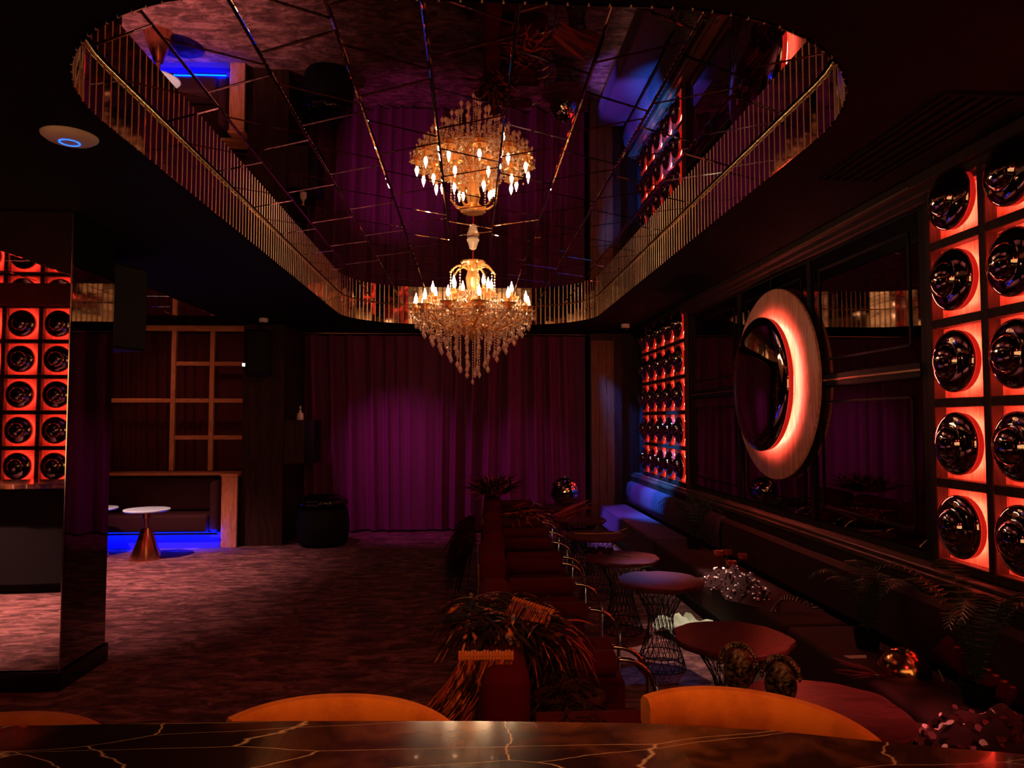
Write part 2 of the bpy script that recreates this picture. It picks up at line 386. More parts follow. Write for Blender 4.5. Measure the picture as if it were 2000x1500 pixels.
# ------------------------------------------------------------------ dome panels
P = .4276; DR = .163
def cap(r, h, n=9): return [(r*math.cos(PI/2*i/n), h*math.sin(PI/2*i/n)) for i in range(n+1)]
def dome_mesh():
    b = MB(); prof = []
    rr = [DR*math.cos(PI/2*i/16) for i in range(17)]; ext = [.088*math.cos(PI/2*i/8) for i in range(9)]
    rs_ = sorted(set([round(x, 5) for x in rr if x > .088]+[round(x, 5) for x in ext]), reverse=True); rs_[-1] = 1e-6
    for r_ in rs_:
        h = .052*math.sqrt(max(0, 1-(r_/DR)**2))
        if r_ < .0881: h += .042*math.sqrt(max(0, 1-(r_/.0881)**2))
        prof.append((r_, .078+h))
    b.lathe([(DR, .074)]+prof, 40, axis='-x'); return b.mesh('dome', M['black_dome'], True)
dome_me = dome_mesh()
b_ = MB(); b_.lathe([(DR-.004, .044), (DR-.004, .078)], 40, axis='-x'); drum_me = autos(b_.mesh('drum', M['drum']))
b_ = MB(); b_.lathe([(.115, .024), (.127, .024), (.127, .050), (.115, .050), (.115, .024)], 32, axis='-x', cap=False); led_me = b_.mesh('led_ring', M['led_red'])
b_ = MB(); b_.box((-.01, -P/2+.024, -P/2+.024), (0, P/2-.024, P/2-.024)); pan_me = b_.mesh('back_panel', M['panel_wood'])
vb = MB(); vb.box((-.075, -.026, 0), (0, .026, 5*P+.052), 0, .004); vbar = vb.mesh('frame_bar', M['dark_wood'])
hb = MB(); hb.box((-.072, .026, -.025), (0, P-.026, .025), 0, .004); hbar = hb.mesh('frame_bar', M['dark_wood'])
def dome_panel(label, loc, rz, cols=5):
    t = thing('dome_panel', label, 'wall panel', loc, rz, 'panels of backlit black domes')
    for i in range(cols+1): link('frame_bar', vbar, t, (0, i*P, -.026))
    for i in range(cols):
        for j in range(6): link('frame_bar', hbar, t, (0, i*P, j*P))
        for j in range(5):
            c = (0, (i+.5)*P, (j+.5)*P)
            link('back_panel', pan_me, t, c); d = link('dome', dome_me, t, (c[0]-.01, c[1], c[2]))
            link('drum', drum_me, d); link('led_ring', led_me, d)
    return t
ZP = .957
dome_panel('backlit black dome wall panel at the far end of the right wall', (XR, 8.37, ZP), 0)
dome_panel('backlit black dome wall panel nearest the bar on the right wall', (XR, 3.83-5*P+.0, ZP), 0)
# panel facing +Y behind the left of the bar (local -x must point to +y): rotate by -90 deg
tp = dome_panel('backlit black dome wall panel reflected in the mirrored pillar', (-6.45, .62, ZP), -PI/2, 6)
box('wall_inner', (-6.6, .5, 0), (-3.6, .62, ZC), M['wall'], kind='structure')

# ------------------------------------------------------------------ right wall middle: framed dark mirrors
mm = thing('panelled_mirror', 'dark panelled wall mirror behind the round backlit disc', 'mirror', (0,0,0))
Y0, Y1 = 3.90, 8.32
for ya, yb in ((Y0+.06, 5.28), (5.34, 6.72), (6.78, Y1-.06)):
    for za, zb2 in ((.98, 1.96), (2.05, 2.93)):
        b_ = MB(); b_.box((XR-.022, ya, za), (XR-.003, yb, zb2), 0, .006); b_.build('mirror_pane', M['mirror_dark'], mm)
        b_ = MB()
        for lo, hi in (((XR-.03, ya+.11, za+.10), (XR-.02, yb-.11, za+.114)), ((XR-.03, ya+.11, zb2-.114), (XR-.02, yb-.11, zb2-.10)),
                       ((XR-.03, ya+.11, za+.10), (XR-.02, ya+.124, zb2-.10)), ((XR-.03, yb-.124, za+.10), (XR-.02, yb-.11, zb2-.10))): b_.box(lo, hi)
        b_.build('moulding', M['black'], mm)
for y in (Y0, 5.28, 6.72, Y1-.06): box('stile', (XR-.04, y, .98), (XR-.003, y+.06, 2.93), M['black'], mm, bev=.005)
box('rail', (XR-.045, Y0+.06, 1.96), (XR-.004, Y1-.06, 2.05), M['black'], mm, bev=.008)
box('brass_bead', (XR-.05, Y0+.06, 2.0), (XR-.044, Y1-.06, 2.012), M['brass'], mm)
b_ = MB()
for k, (dx, z0, z1) in enumerate(((.05, 2.95, 2.99), (.08, 2.985, 3.03), (.12, 3.025, 3.088))): b_.box((XR-dx, YB, z0), (XR, YF-.4, z1), 0, .004)
b_.build('trim_2', M['dark_wood'], kind='structure')
box('trim_3', (XR-.128, 3.9, 3.03), (XR-.121, 8.3, 3.036), M['brass'], kind='structure')
b_ = MB(); b_.box((XR-.16, -.5, .86), (XR-.001, 10.9, .90), 0, .006); b_.box((XR-.13, -.5, .90), (XR-.001, 10.9, .925), 0, .006)
b_.build('trim_4', wood('ledge_wood', (.05,.025,.018), (.09,.05,.04), (9,2,9)), kind='structure')

# round backlit disc with a big dome
rd = thing('backlit_round_disc', 'large round wooden wall disc glowing red around a black mirror dome', 'wall light', (XR-.05, 5.92, 2.02))
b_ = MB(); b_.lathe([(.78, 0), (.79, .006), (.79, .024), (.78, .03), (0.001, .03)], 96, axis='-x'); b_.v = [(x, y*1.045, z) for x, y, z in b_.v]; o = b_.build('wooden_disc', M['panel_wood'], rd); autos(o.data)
b_ = MB(); b_.lathe([(.55, .088), (.55, .132)], 80, axis='-x'); o = b_.build('drum', M['drum'], rd); autos(o.data)
b_ = MB(); b_.lathe([(.492, .068), (.507, .068), (.507, .087), (.492, .087), (.492, .068)], 80, axis='-x', cap=False); b_.build('led_ring', M['led_red_big'], rd)
b_ = MB(); b_.lathe([(.558, .126)]+[(r_, .132+h) for r_, h in cap(.558, .09, 16)[:-1]]+[(1e-5, .222)], 80, axis='-x'); b_.build('dome', M['black_dome'], rd, smooth=True)
b_ = MB(); b_.tube([(-.02, 0, .8), (-.02, 0, 1.03)], .003, 5); b_.build('hanging_wire', M['wire'], rd)

# ------------------------------------------------------------------ curtains
def curtain(name, label, x0, x1, y, z0, z1, m, amp=.06, wl=.19, seed=1, tie=()):
    r_ = random.Random(seed); nx = int((x1-x0)/.012); nz = 40; b = MB(); ph = [r_.uniform(0, 6.28) for _ in range(6)]
    vs = []
    for j in range(nz+1):
        t = j/nz; z = z0+(z1-z0)*t
        for i in range(nx+1):
            x = x0+(x1-x0)*i/nx; xx = x+.05*math.sin(x*1.7+ph[0])+.10*(1-t)*math.sin(x*1.1+ph[1])
            u = 2*PI*xx/wl+2.2*math.sin(xx*2.3+ph[2])+1.1*math.sin(xx*6.1+ph[3])
            a = amp*(.55+.45*math.sin(xx*2.3+ph[4]))*(.75+.4*(1-t))
            d = a*math.sin(u)+.3*a*math.sin(2*u+ph[5])+.04*math.sin(x*2.2+ph[1])*(1-t)
            vs.append((x, y+d, z))
    fs = [(j*(nx+1)+i, j*(nx+1)+i+1, (j+1)*(nx+1)+i+1, (j+1)*(nx+1)+i) for j in range(nz) for i in range(nx)]
    b.add(vs, fs); return tag(b.build(name, m, smooth=True), label, 'curtain')
curtain('stage_curtain', 'long purple velvet curtain with glitter, hanging across the back wall left of its split', -2.9, .20, 11.38, .03, 3.04, M['curtain'], .12, .27, 4)
curtain('stage_curtain', 'long purple velvet curtain half right of the split, beside the brown wood wall', .14, 1.82, 11.34, .03, 3.04, M['curtain'], .11, .25, 9)
curtain('alcove_curtain', 'dark red curtain hanging behind the wooden grid in the left alcove', -6.2, -3.16, 11.1, .05, 3.04, M['curtain_red'], .045, .16, 12)
b_ = MB(); b_.tube([(-2.9, 11.3, 3.065), (1.85, 11.3, 3.065)], .012, 8); tag(b_.build('curtain_rail', M['brass']), 'thin metal rail along the top of the purple curtain', 'curtain rail')
# far right brown timber wall and corner
b_ = MB()
box('wall_far', (1.84, 11.0, 0), (2.6, 11.1, 3.05), M['dark_wood'], kind='structure')
wp = thing('timber_panelling', 'brown oak boards facing the far wall right of the purple curtain', 'panelling')
for i in range(4): box('board', (1.85+i*.12, 10.96, 0.02), (1.85+i*.12+.117, 10.99, 2.94), M['brown_wood'] if i < 3 else M['dark_wood'], wp, bev=.003)
# left dark wood block (wing wall) with protruding box
box('wall_wing', (-3.13, 10.2, 0), (-2.57, 11.7, 3.05), M['dark_wood'], kind='structure')
box('wall_alcove', (-6.9, 11.3, 0), (-3.14, 11.4, 3.05), M['wall'], kind='structure')
sb = thing('cabinet', 'small dark wooden cabinet box fixed to the wing wall beside the curtain', 'cabinet', (-2.56, 10.2, 1.12))
box('body', (0, 0, 0), (.28, .5, .60), M['dark_wood'], sb, bev=.004); box('side_panel', (.281, .03, .0), (.40, .5, .60), M['black'], sb)
gl = thing('decanter', 'small glass decanter standing on the wall cabinet beside the curtain', 'decanter', (-2.38, 10.36, 1.721))
b_ = MB(); b_.lathe([(.045, 0), (.05, .02), (.045, .09), (.02, .11), (.018, .14)], 14); b_.build('body', M['crystal'], gl)
b_ = MB(); b_.octa((0,0,.175), .02, .035, 8); b_.build('stopper', M['crystal'], gl)

# ------------------------------------------------------------------ mirrored pillar
pl = thing('mirrored_pillar', 'square floor-to-ceiling pillar clad in dark mirror on a black base', 'pillar', (0,0,0))
box('core', (-3.62, 4.87, .13), (-2.62, 5.42, 3.08), M['black'], pl)
box('plinth', (-3.64, 4.84, 0), (-2.585, 5.45, .125), M['gloss_black'], pl, bev=.004)
b_ = MB(); b_.box((-3.62, 4.85, .13), (-2.60, 4.868, 3.085), 0, .004); b_.build('front_mirror', M['mirror'], pl)
b_ = MB(); b_.box((-2.618, 4.87, .13), (-2.60, 5.43, 3.085), 0, .004); b_.build('side_mirror', M['mirror_dark'], pl)
b_ = MB(); b_.tube([(-2.60, 4.85, .13), (-2.60, 4.85, 3.085)], .004, 6); b_.build('edge_trim', M['chrome'], pl)

# ------------------------------------------------------------------ left alcove: grid, bench, tables
gr = thing('timber_grid', 'orange oak open grid screen rising from the alcove bench ledge to the ceiling', 'screen', (0,0,0))
GY = 10.62
for x in (-4.24, -3.70): box('upright', (x-.033, GY, 1.0), (x+.033, GY+.06, 3.0), M['frame_wood'], gr, bev=.004)
for (xa, xb, z) in ((-6.1, -3.15, 3.0),): box('rail', (xa, GY, z), (xb, GY+.06, z+.08), M['frame_wood_h'], gr, bev=.004)
for (xa, xb, z) in ((-6.1, -4.275, 2.0), (-4.205, -3.735, 2.0), (-3.665, -3.15, 2.0), (-4.205, -3.735, 2.53), (-3.665, -3.15, 2.53), (-4.205, -3.735, 1.47), (-3.665, -3.15, 1.47)):
    box('rail', (xa, GY+.003, z-.03), (xb, GY+.057, z+.03), M['frame_wood_h'], gr, bev=.004)
ab = thing('alcove_bench', 'dark red velvet bench in the left alcove with oak ledge and blue glow beneath', 'bench', (0,0,0))
box('base', (-6.6, 10.08, 0), (-3.36, 10.58, .21), mat('bench_plinth_blue_glow', (.05,.05,.38), .4), ab)  # blue LED glow is put into the base's own colour
rbox('seat', (-6.6, 9.99, .215), (-3.50, 10.5, .45), M['bench_velvet'], ab, .04)
rbox('backrest', (-6.6, 10.42, .455), (-3.52, 10.60, .92), M['bench_velvet'], ab, .05)
rbox('armrest', (-3.495, 10.02, .215), (-3.37, 10.5, .90), M['bench_velvet'], ab, .05)
box('ledge', (-6.6, 10.36, .95), (-3.14, 10.70, .99), M['frame_wood_h'], ab, bev=.006)
box('ledge_end', (-3.37, 10.08, .951), (-3.14, 10.355, .989), M['frame_wood_h'], ab, bev=.004)
box('post', (-3.35, 10.07, 0), (-3.14, 10.12, .95), M['frame_wood'], ab, bev=.004)
box('side_panel', (-3.36, 10.121, 0), (-3.15, 10.6, .949), M['dark_wood'], ab)
box('front_lip', (-6.6, 10.0, .188), (-3.37, 10.008, .214), M['black'], ab)
box('led_strip', (-6.5, 10.012, .200), (-3.38, 10.032, .210), M['led_blue'], ab)
def side_table(label, x, y):
    t = thing('side_table', label, 'table', (x, y, 0), 0, 'small marble tables in the alcove')
    b = MB(); b.lathe([(.0001,.590),(.255,.592),(.27,.60),(.27,.612),(.262,.618),(.0001,.618)], 40); o = b.build('tabletop', M['marble_white'], t); autos(o.data)
    b = MB(); b.lathe([(.0001,.0),(.185,.0),(.187,.012),(.055,.385),(.03,.39),(.028,.50),(.05,.505),(.05,.575),(.09,.58),(.09,.589)], 32); o = b.build('cone_base', M['copper'], t); autos(o.data)
    return t
side_table('round marble-topped side table with copper cone base, in full view by the alcove bench', -4.0, 9.32)
side_table('round marble-topped side table half hidden behind the mirrored pillar', -4.72, 9.5)

# speakers, cameras, detector
def speaker(label, loc, rz, sx, sy, sz, tilt=0):
    t = thing('loudspeaker', label, 'speaker', loc, rz); t.rotation_euler = (tilt, 0, rz)
    box('cabinet', (-sx/2, -sy/2, -sz), (sx/2, sy/2, 0), M['black'], t, bev=.02)
    b = MB(); b.box((-sx/2+.03, -sy/2-.012, -sz+.03), (sx/2-.03, -sy/2-.001, -.03), 0, .004); b.build('grille', M['black'], t)
    b = MB(); b.tube([(0, .0, 0), (0, .0, .085)], .02, 8); b.build('bracket', M['black'], t)
speaker('big black loudspeaker hanging from the ceiling right of the mirrored pillar', (-3.02, 6.2, 3.0), -.45, .46, .4, .70)
speaker('black loudspeaker hanging high on the wing wall below the white camera', (-2.85, 9.95, 2.93), .2, .32, .3, .62)
tag(box('spot_lamp', (-3.04, 9.86, 2.44), (-3.00, 9.90, 2.48), mat('lamp_white', (0,0,0), emit=(.9,.9,1), es=3)), 'tiny white lamp glowing below the loudspeaker on the wing wall', 'lamp')
for lab, loc in (('white dome camera on the ceiling left of the purple curtain', (-2.78, 9.9, ZC)), ('white dome camera on the ceiling right of the purple curtain', (2.22, 10.2, ZC))):
    t = thing('security_camera', lab, 'camera', loc)
    b = MB(); b.lathe([(.0001,0),(.06,0),(.062,-.03),(.058,-.055),(.0001,-.055)][::-1], 24); o = b.build('housing', M['white'], t); autos(o.data)
    b = MB(); b.lathe([(.001,-.095),(.022,-.088),(.034,-.072),(.038,-.056)], 16); b.build('lens_dome', M['gloss_black'], t, smooth=True)
ap = thing('ceiling_access_point', 'white round disc with a blue light ring on the ceiling at left', 'wifi router', (-1.93, 3.55, ZC))
b_ = MB(); b_.lathe([(.0001,-.034),(.06,-.033),(.10,-.024),(.122,-.008),(.124,0)], 48); b_.build('housing', M['white'], ap, smooth=True)
b_ = MB(); b_.lathe([(.040,-.0345),(.040,-.037),(.046,-.037),(.046,-.0335)], 40, cap=False); b_.build('light_ring', mat('blue_ring', (0,0,0), emit=(.02,.16,1), es=2.6), ap)
for lab, x, y, w_, l_ in (('slotted ceiling vent near the far right dome panel', 2.12, 7.1, .34, .8), ('slotted ceiling vent high on the right, nearest the bar', 2.15, 3.4, .34, 1.1)):
    t = thing('ceiling_vent', lab, 'vent', (x, y, ZC))
    b = MB()
    for lo, hi in (((-w_/2,-l_/2,-.012),(w_/2,-l_/2+.02,0)), ((-w_/2,l_/2-.02,-.012),(w_/2,l_/2,0)), ((-w_/2,-l_/2+.02,-.012),(-w_/2+.02,l_/2-.02,0)), ((w_/2-.02,-l_/2+.02,-.012),(w_/2,l_/2-.02,0))): b.box(lo, hi)
    b.build('frame', M['ceiling'], t)
    for k in range(5):
        xx = -w_/2+.05+k*(w_-.1)/4; box('slat', (xx-.012, -l_/2+.021, -.011), (xx+.012, l_/2-.021, -.003), M['ceiling'], t)
tb = thing('drum_stool', 'large round black drum tub with ruffled top standing before the curtain', 'pouf', (-2.02, 10.25, 0))
b_ = MB(); b_.lathe([(.0001,0),(.30,0),(.34,.06),(.36,.3),(.33,.5),(.28,.52)], 32); b_.build('body', M['black'], tb, smooth=True)
b_ = MB(); b_.lathe([(.28,.521),(.33,.57),(.30,.64),(.2,.68),(.12,.63),(.0001,.66)], 48, scal=.05, lobes=12); b_.build('ruffle', M['gloss_black'], tb, smooth=True)

# ------------------------------------------------------------------ right wall bench
rb = thing('banquette', 'long dark velvet banquette with fluted back along the right wall under the dome panels', 'bench', (0,0,0))
box('base', (2.02, 1.2, 0), (2.44, 10.85, .16), M['black'], rb)
k = 0; y = 1.2
while y < 10.8:
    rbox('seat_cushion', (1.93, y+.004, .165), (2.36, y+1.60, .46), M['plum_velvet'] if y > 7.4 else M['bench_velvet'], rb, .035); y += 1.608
# fluted back: vertical rolls
fb = MB(); y = 6.8
b_ = MB(); b_.box((2.37, 1.2, .465), (2.443, 6.79, .80), 0, .03); b_.build('backrest', M['bench_velvet'], rb)
while y < 10.8:
    pr = [(2.44, .47), (2.37, .50), (2.36, .66), (2.38, .77), (2.44, .80)]
    vs = []
    for s_ in range(7):
        yy = y+.11*s_/6; bul = math.sin(PI*s_/6)*.022
        for (X, Z) in pr: vs.append((X-bul, yy, Z+(bul*.5 if Z > .7 else 0)))
    fs = [(s_*5+q, s_*5+q+1, (s_+1)*5+q+1, (s_+1)*5+q) for s_ in range(6) for q in range(4)]
    fb.add(vs, fs); y += .112
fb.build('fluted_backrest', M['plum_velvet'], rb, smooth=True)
box('back_frame', (2.445, 1.2, .17), (2.598, 10.85, .855), M['dark_wood'], rb)
box('led_strip', (2.0, 1.3, .150), (2.012, 10.7, .158), mat('led_warm', (0,0,0), emit=(1,.62,.50), es=7), rb)

# ------------------------------------------------------------------ wire tables
def wavy(r, seed, n=72):
    q = random.Random(seed); a = [q.uniform(0, 6.28) for _ in range(4)]
    return [((r*(1+.022*math.sin(5*t+a[0])+.016*math.sin(9*t+a[1])+.010*math.sin(13*t+a[2])))*math.cos(t), (r*(1+.022*math.sin(5*t+a[0])+.016*math.sin(9*t+a[1])+.010*math.sin(13*t+a[2])))*math.sin(t)) for t in [2*PI*i/n for i in range(n)]]
def wire_base():
    b = MB(); n = 20
    def R(z): # waist profile
        t = z/.565
        return .17-.085*math.sin(PI*min(1, t/.62)/2)**1.3 if t < .62 else .085+.125*((t-.62)/.38)**1.3
    for s in (-1, 1):
        for k in range(n):
            pts = []
            for i in range(11):
                z = .006+.555*i/10; a = 2*PI*k/n+s*1.25*i/10; pts.append((R(z)*math.cos(a), R(z)*math.sin(a), z))
            b.tube(pts, .0026, 4, cap=False)
    for z in (.006, .09, .561): b.tube([(R(z)*math.cos(2*PI*i/32), R(z)*math.sin(2*PI*i/32), z) for i in range(32)], .0045, 6, closed=True)
    return b.mesh('wire_base', M['wire'])
wb_me = wire_base()
TB = [(1.36, 2.80, 'wavy-edged round wooden table nearest the bar, behind the orange stool'),
      (1.36, 3.74, 'wavy-edged round wooden table with red-lit right edge, behind the two bronze masks'),
      (1.34, 5.08, 'wavy-edged round wooden table with a blue sheen beside the sequinned cloth'),
      (1.25, 5.94, 'wavy-edged round wooden table with blue sheen and dark flowers, fourth from the bar'),
      (1.24, 7.10, 'wavy-edged round wooden table fifth from the bar, under thin twigs'),
      (1.24, 8.20, 'round wooden table under the barred red feathers'),
      (1.26, 9.50, 'round wooden table carrying the mirror ball at the far end of the row')]
for k, (x, y, lab) in enumerate(TB):
    t = thing('wire_table', lab, 'table', (x, y, 0), k*.9, 'round wire-base tables along the bench')
    p = wavy(.30 if k else .33, k); p2 = [(a*.985, c*.985) for a, c in p]; n = len(p); b = MB()
    b.add([(a*.97, c*.97, .568) for a, c in p]+[(a, c, .578) for a, c in p]+[(a, c, .594) for a, c in p]+[(a, c, .60) for a, c in p2],
          [tuple(range(n))[::-1], tuple(range(3*n, 4*n))]+[(q*n+i, q*n+(i+1) % n, (q+1)*n+(i+1) % n, (q+1)*n+i) for q in range(3) for i in range(n)])
    b.build('tabletop', M['table_wood'], t); link('wire_base', wb_me, t)

# ------------------------------------------------------------------ armchairs (facing +x)
def armchair():
    t = thing('armchair', '', 'armchair', (0,0,0), 0, 'red velvet armchairs in a row facing the bench')
    rbox('seat', (.16, -.285, .20), (.74, .285, .42), M['red_velvet'], t, .05)
    rbox('backrest', (.0, -.36, .16), (.185, .36, .80), M['red_velvet'], t, .06)
    b = MB()
    for s in (-1, 1):
        for zz in (.24, .72):
            pass
        b.tube([(-.003, s*.33, .22), (-.003, s*.33, .74)], .004, 5)
    b.build('brass_piping', M['brass'], t)
    for s in (-1, 1):
        b = MB(); n = 14
        b.tube([(.19, s*.355, .585), (.20, s*.355, .585), (.63, s*.355, .585), (.645, s*.355, .585)], [.03, .062, .062, .03], 18); o = b.build('arm_roll', M['red_leather'], t); autos(o.data)
        b = MB(); pts = [(.64, s*.355, .60)]
        for q in range(9):
            a = PI/2*q/8; pts.append((.67+.16*math.sin(a), s*.355, .44+.16*math.cos(a)))
        pts += [(.83, s*.355, .05), (.81, s*.355, .014), (.70, s*.355, .012), (.05, s*.355, .012)]
        b.tube(pts, .012, 10); b.build('chrome_frame', M['chrome'], t, smooth=True)
    b = MB(); b.tube([(.30, -.345, .18), (.30, .345, .18)], .012, 8); b.tube([(.60, -.345, .18), (.60, .345, .18)], .012, 8); b.build('seat_bar', M['chrome'], t)
    return t
CH = [(.045, 3.06, 'red velvet armchair nearest the bar, its back buried in feathers'), (.055, 3.96, 'red velvet armchair second from the bar with feathers on its seat'),
      (.07, 5.33, 'red velvet armchair with chrome arms, third from the bar'), (.11, 6.31, 'red velvet armchair with chrome arms, fourth from the bar'),
      (.14, 7.62, 'red velvet armchair with chrome arms, fifth from the bar'), (.17, 8.52, 'red velvet armchair behind the far feather pile'),
      (.20, 9.45, 'farthest red velvet armchair in the row, near the curtain')]
ch0 = armchair()
for k, (x, y, lab) in enumerate(CH):
    if k == 0: ch0.location = (x, y, 0); ch0['label'] = lab
    else: copy_thing(ch0, lab, (x, y, 0), 0)
bpy.context.view_layer.update()

# ------------------------------------------------------------------ marble bar and stools
bt = thing('bar_counter', 'long curved bar counter with brown veined marble top in the foreground', 'bar')
far = [(-5.4,2.42),(-4.4,2.40),(-3.6,2.30),(-3.0,2.08),(-2.4,1.82),(-1.8,1.66),(-1.2,1.575),(-.94,1.56),(-.44,1.555),(.0,1.53),(.34,1.50),(.6,1.45),(.8,1.385),(1.03,1.32),(1.4,1.20),(1.85,1.03)]
near = [(x, y-.62) for x, y in far]
b_ = MB(); nn = len(far)
poly = near+far[::-1]
b_.prism(poly, 1.055, 1.10); o = b_.build('marble_top', M['bar_marble'], bt)
b_ = MB(); b_.prism([(x, y-.55) for x, y in far]+[(x, y-.20) for x, y in far[::-1]], .10, 1.054); b_.build('front_panel', M['black'], bt)
b_ = MB(); b_.prism([(x, y-.52) for x, y in far]+[(x, y-.26) for x, y in far[::-1]], 0, .099); b_.build('plinth', M['black'], bt)
def stool():
    t = thing('bar_stool', '', 'bar stool', (0,0,0), 0, 'orange velvet bar stools at the counter')
    b = MB(); b.lathe([(.0001,.66),(.19,.66),(.205,.68),(.205,.72),(.185,.745),(.0001,.75)], 32); o = b.build('seat', M['orange_velvet'], t); autos(o.data)
    R, n = .34, 22; zb, zt = .918, 1.020; b = MB(); vs = []; sec = [(0,zb+.015),(.012,zb),(.038,zb),(.05,zb+.015),(.05,zt-.015),(.038,zt),(.012,zt),(0,zt-.015)]
    for i in range(n+1):
        a = PI*(.5-.262*(2*i/n-1)); sx = 1
        for d, z in sec: vs.append(((R+d)*math.cos(a), (R+d)*math.sin(a)-.13, z+(.0 if z < .95 else -.02*abs(2*i/n-1)**3)))
    fs = [(i*8+q, i*8+(q+1) % 8, (i+1)*8+(q+1) % 8, (i+1)*8+q) for i in range(n) for q in range(8)]+[tuple(range(8)), tuple(n*8+q for q in range(8))[::-1]]
    b.add(vs, fs); o = b.build('backrest', M['orange_velvet'], t); autos(o.data, 50)
    for a in (.28, .72):
        b = MB(); b.tube([(.17*math.cos(PI*a), .17*math.sin(PI*a)*.9, .69), (.36*math.cos(PI*(.5+(a-.5)*.6)), .36*math.sin(PI*(.5+(a-.5)*.6))-.13, .90)], .011, 8); b.build('back_post', M['brass'], t)
    for k in range(4):
        a = PI/4+k*PI/2; b = MB(); b.tube([(.12*math.cos(a), .12*math.sin(a), .66), (.21*math.cos(a), .21*math.sin(a), 0)], .013, 8); b.build('leg', M['brass'], t)
    b = MB(); b.tube([(.187*math.cos(2*PI*i/28), .187*math.sin(2*PI*i/28), .24) for i in range(28)], .009, 6, closed=True); b.build('foot_ring', M['brass'], t)
    return t
s0 = stool(); s0.location = (-.325, 1.67, 0); s0.rotation_euler.z = -.13; s0['label'] = 'orange velvet bar stool in the middle, behind the counter left of the fringe'
copy_thing(s0, 'orange velvet bar stool on the right, tallest above the counter', (.625, 1.66, 0), -.55)
copy_thing(s0, 'orange velvet bar stool cut off at the left edge', (-1.07, 1.60, 0), -.02)

# ------------------------------------------------------------------ chandelier
CX, CY = .025, 6.4
ch = thing('crystal_chandelier', 'large gold-lit crystal chandelier with candle bulbs hanging from the mirrored ceiling', 'chandelier', (CX, CY, 0))
b_ = MB(); b_.tube([(0,0,3.10),(0,0,3.345)], .007, 8); b_.build('rod', M['chrome'], ch)
b_ = MB(); b_.lathe([(.012,3.235),(.03,3.245),(.045,3.30),(.058,3.325),(.05,3.345)], 10); b_.build('canopy', M['crystal'], ch)
b_ = MB(); b_.lathe([(.001,2.42),(.03,2.44),(.07,2.47),(.09,2.52),(.05,2.57),(.035,2.62),(.055,2.66),(.075,2.72),(.06,2.78),(.035,2.83),(.05,2.90),(.06,2.98),(.045,3.04),(.06,3.08),(.10,3.115),(.105,3.13),(.02,3.12)], 20, scal=.08, lobes=10)
b_.build('centre_column', M['glass_gold'], ch)
def chain(b, p0, p1, sag=0, r=.0088, n=None, mi=0):
    p0, p1 = Vector(p0), Vector(p1); n = n or max(2, int((p1-p0).length/.022))
    for i in range(n+1):
        t = i/n; p = p0.lerp(p1, t); p.z -= sag*4*t*(1-t); b.octa(p, r, r*1.25, 5, mi)
def drop(b, p, s=1, mi=0):
    x, y, z = p; b.octa((x, y, z-.008*s), .008*s, .010*s, 6, mi)
    vs = [(x, y, z-.018*s)]+[(x+.012*s*math.cos(q), y+.012*s*math.sin(q), z-.035*s) for q in [k*PI/4 for k in range(8)]]+[(x+.021*s*math.cos(q+PI/8), y+.021*s*math.sin(q+PI/8), z-.058*s) for q in [k*PI/4 for k in range(8)]]+[(x, y, z-.088*s)]
    fs = [(0, 1+k, 1+(k+1) % 8) for k in range(8)]+[(1+k, 9+k, 1+(k+1) % 8) for k in range(8)]+[(1+(k+1) % 8, 9+k, 9+(k+1) % 8) for k in range(8)]+[(17, 9+(k+1) % 8, 9+k) for k in range(8)]
    b.add(vs, fs, mi)
def arm_mesh(R, z0, zc, dip):
    b = MB(); pts = []
    for i in range(15):
        t = i/14; x = .04+(R-.04)*t; z = z0+(zc-z0)*t**2.2-dip*math.sin(PI*min(1, t*1.15))*(1-t*.3); pts.append((x, .018*math.sin(t*9), z))
    b.tube(pts, [.011]*15, 7)
    for i in range(1, 14, 1): b.octa(pts[i], .019, .014, 6)
    # scroll above the arm
    sc = [(R*.45+.05*math.cos(a)*(1-a/9), 0, (z0+zc)/2-dip*.3+.045+.05*math.sin(a)*(1-a/9)) for a in [k*.45 for k in range(13)]]
    b.tube(sc, .007, 6)
    return b
def cup_mesh():
    b = MB(); b.lathe([(.012,-.035),(.02,-.02),(.03,-.008),(.055,.002),(.066,.014),(.060,.012),(.03,.006),(.014,.008),(.016,.018),(.014,.055),(.0001,.055)], 24, scal=.13, lobes=8)
    b.lathe([(.02,-.055),(.04,-.045),(.048,-.03),(.02,-.03)], 16, scal=.15, lobes=8)
    return b
cupm = cup_mesh().mesh('candle_cup', M['glass_gold'])
b_ = MB(); b_.lathe([(.006,.055),(.012,.066),(.0165,.084),(.014,.104),(.006,.128),(.002,.146),(.0001,.150)], 12); bulbm = b_.mesh('bulb', M['bulb'], True)
pend = MB()
for k in range(6):
    a = 2*PI*k/6; x, y = .058*math.cos(a), .058*math.sin(a); pend.octa((x, y, -.005), .006, .008, 5); pend.octa((x, y, -.022), .007, .009, 5); drop(pend, (x, y, -.028), .62)
pendm = pend.mesh('pendant', M['crystal'])
for (cnt, R, z0, zc, dip, off) in ((12, .50, 2.60, 2.685, .10, .1), (8, .37, 2.68, 2.775, .08, .35), (4, .19, 2.78, 2.84, .05, .5)):
    am = arm_mesh(R, z0, zc-.05, dip).mesh('arm', M['glass_gold'])
    for k in range(cnt):
        a = 2*PI*k/cnt+off; o = link('arm', am, ch, (0,0,0), (0,0,a))
        link('candle_cup', cupm, o, (R, 0, zc)); link('bulb', bulbm, o, (R, 0, zc)); link('pendant', pendm, o, (R, 0, zc), kind='stuff')
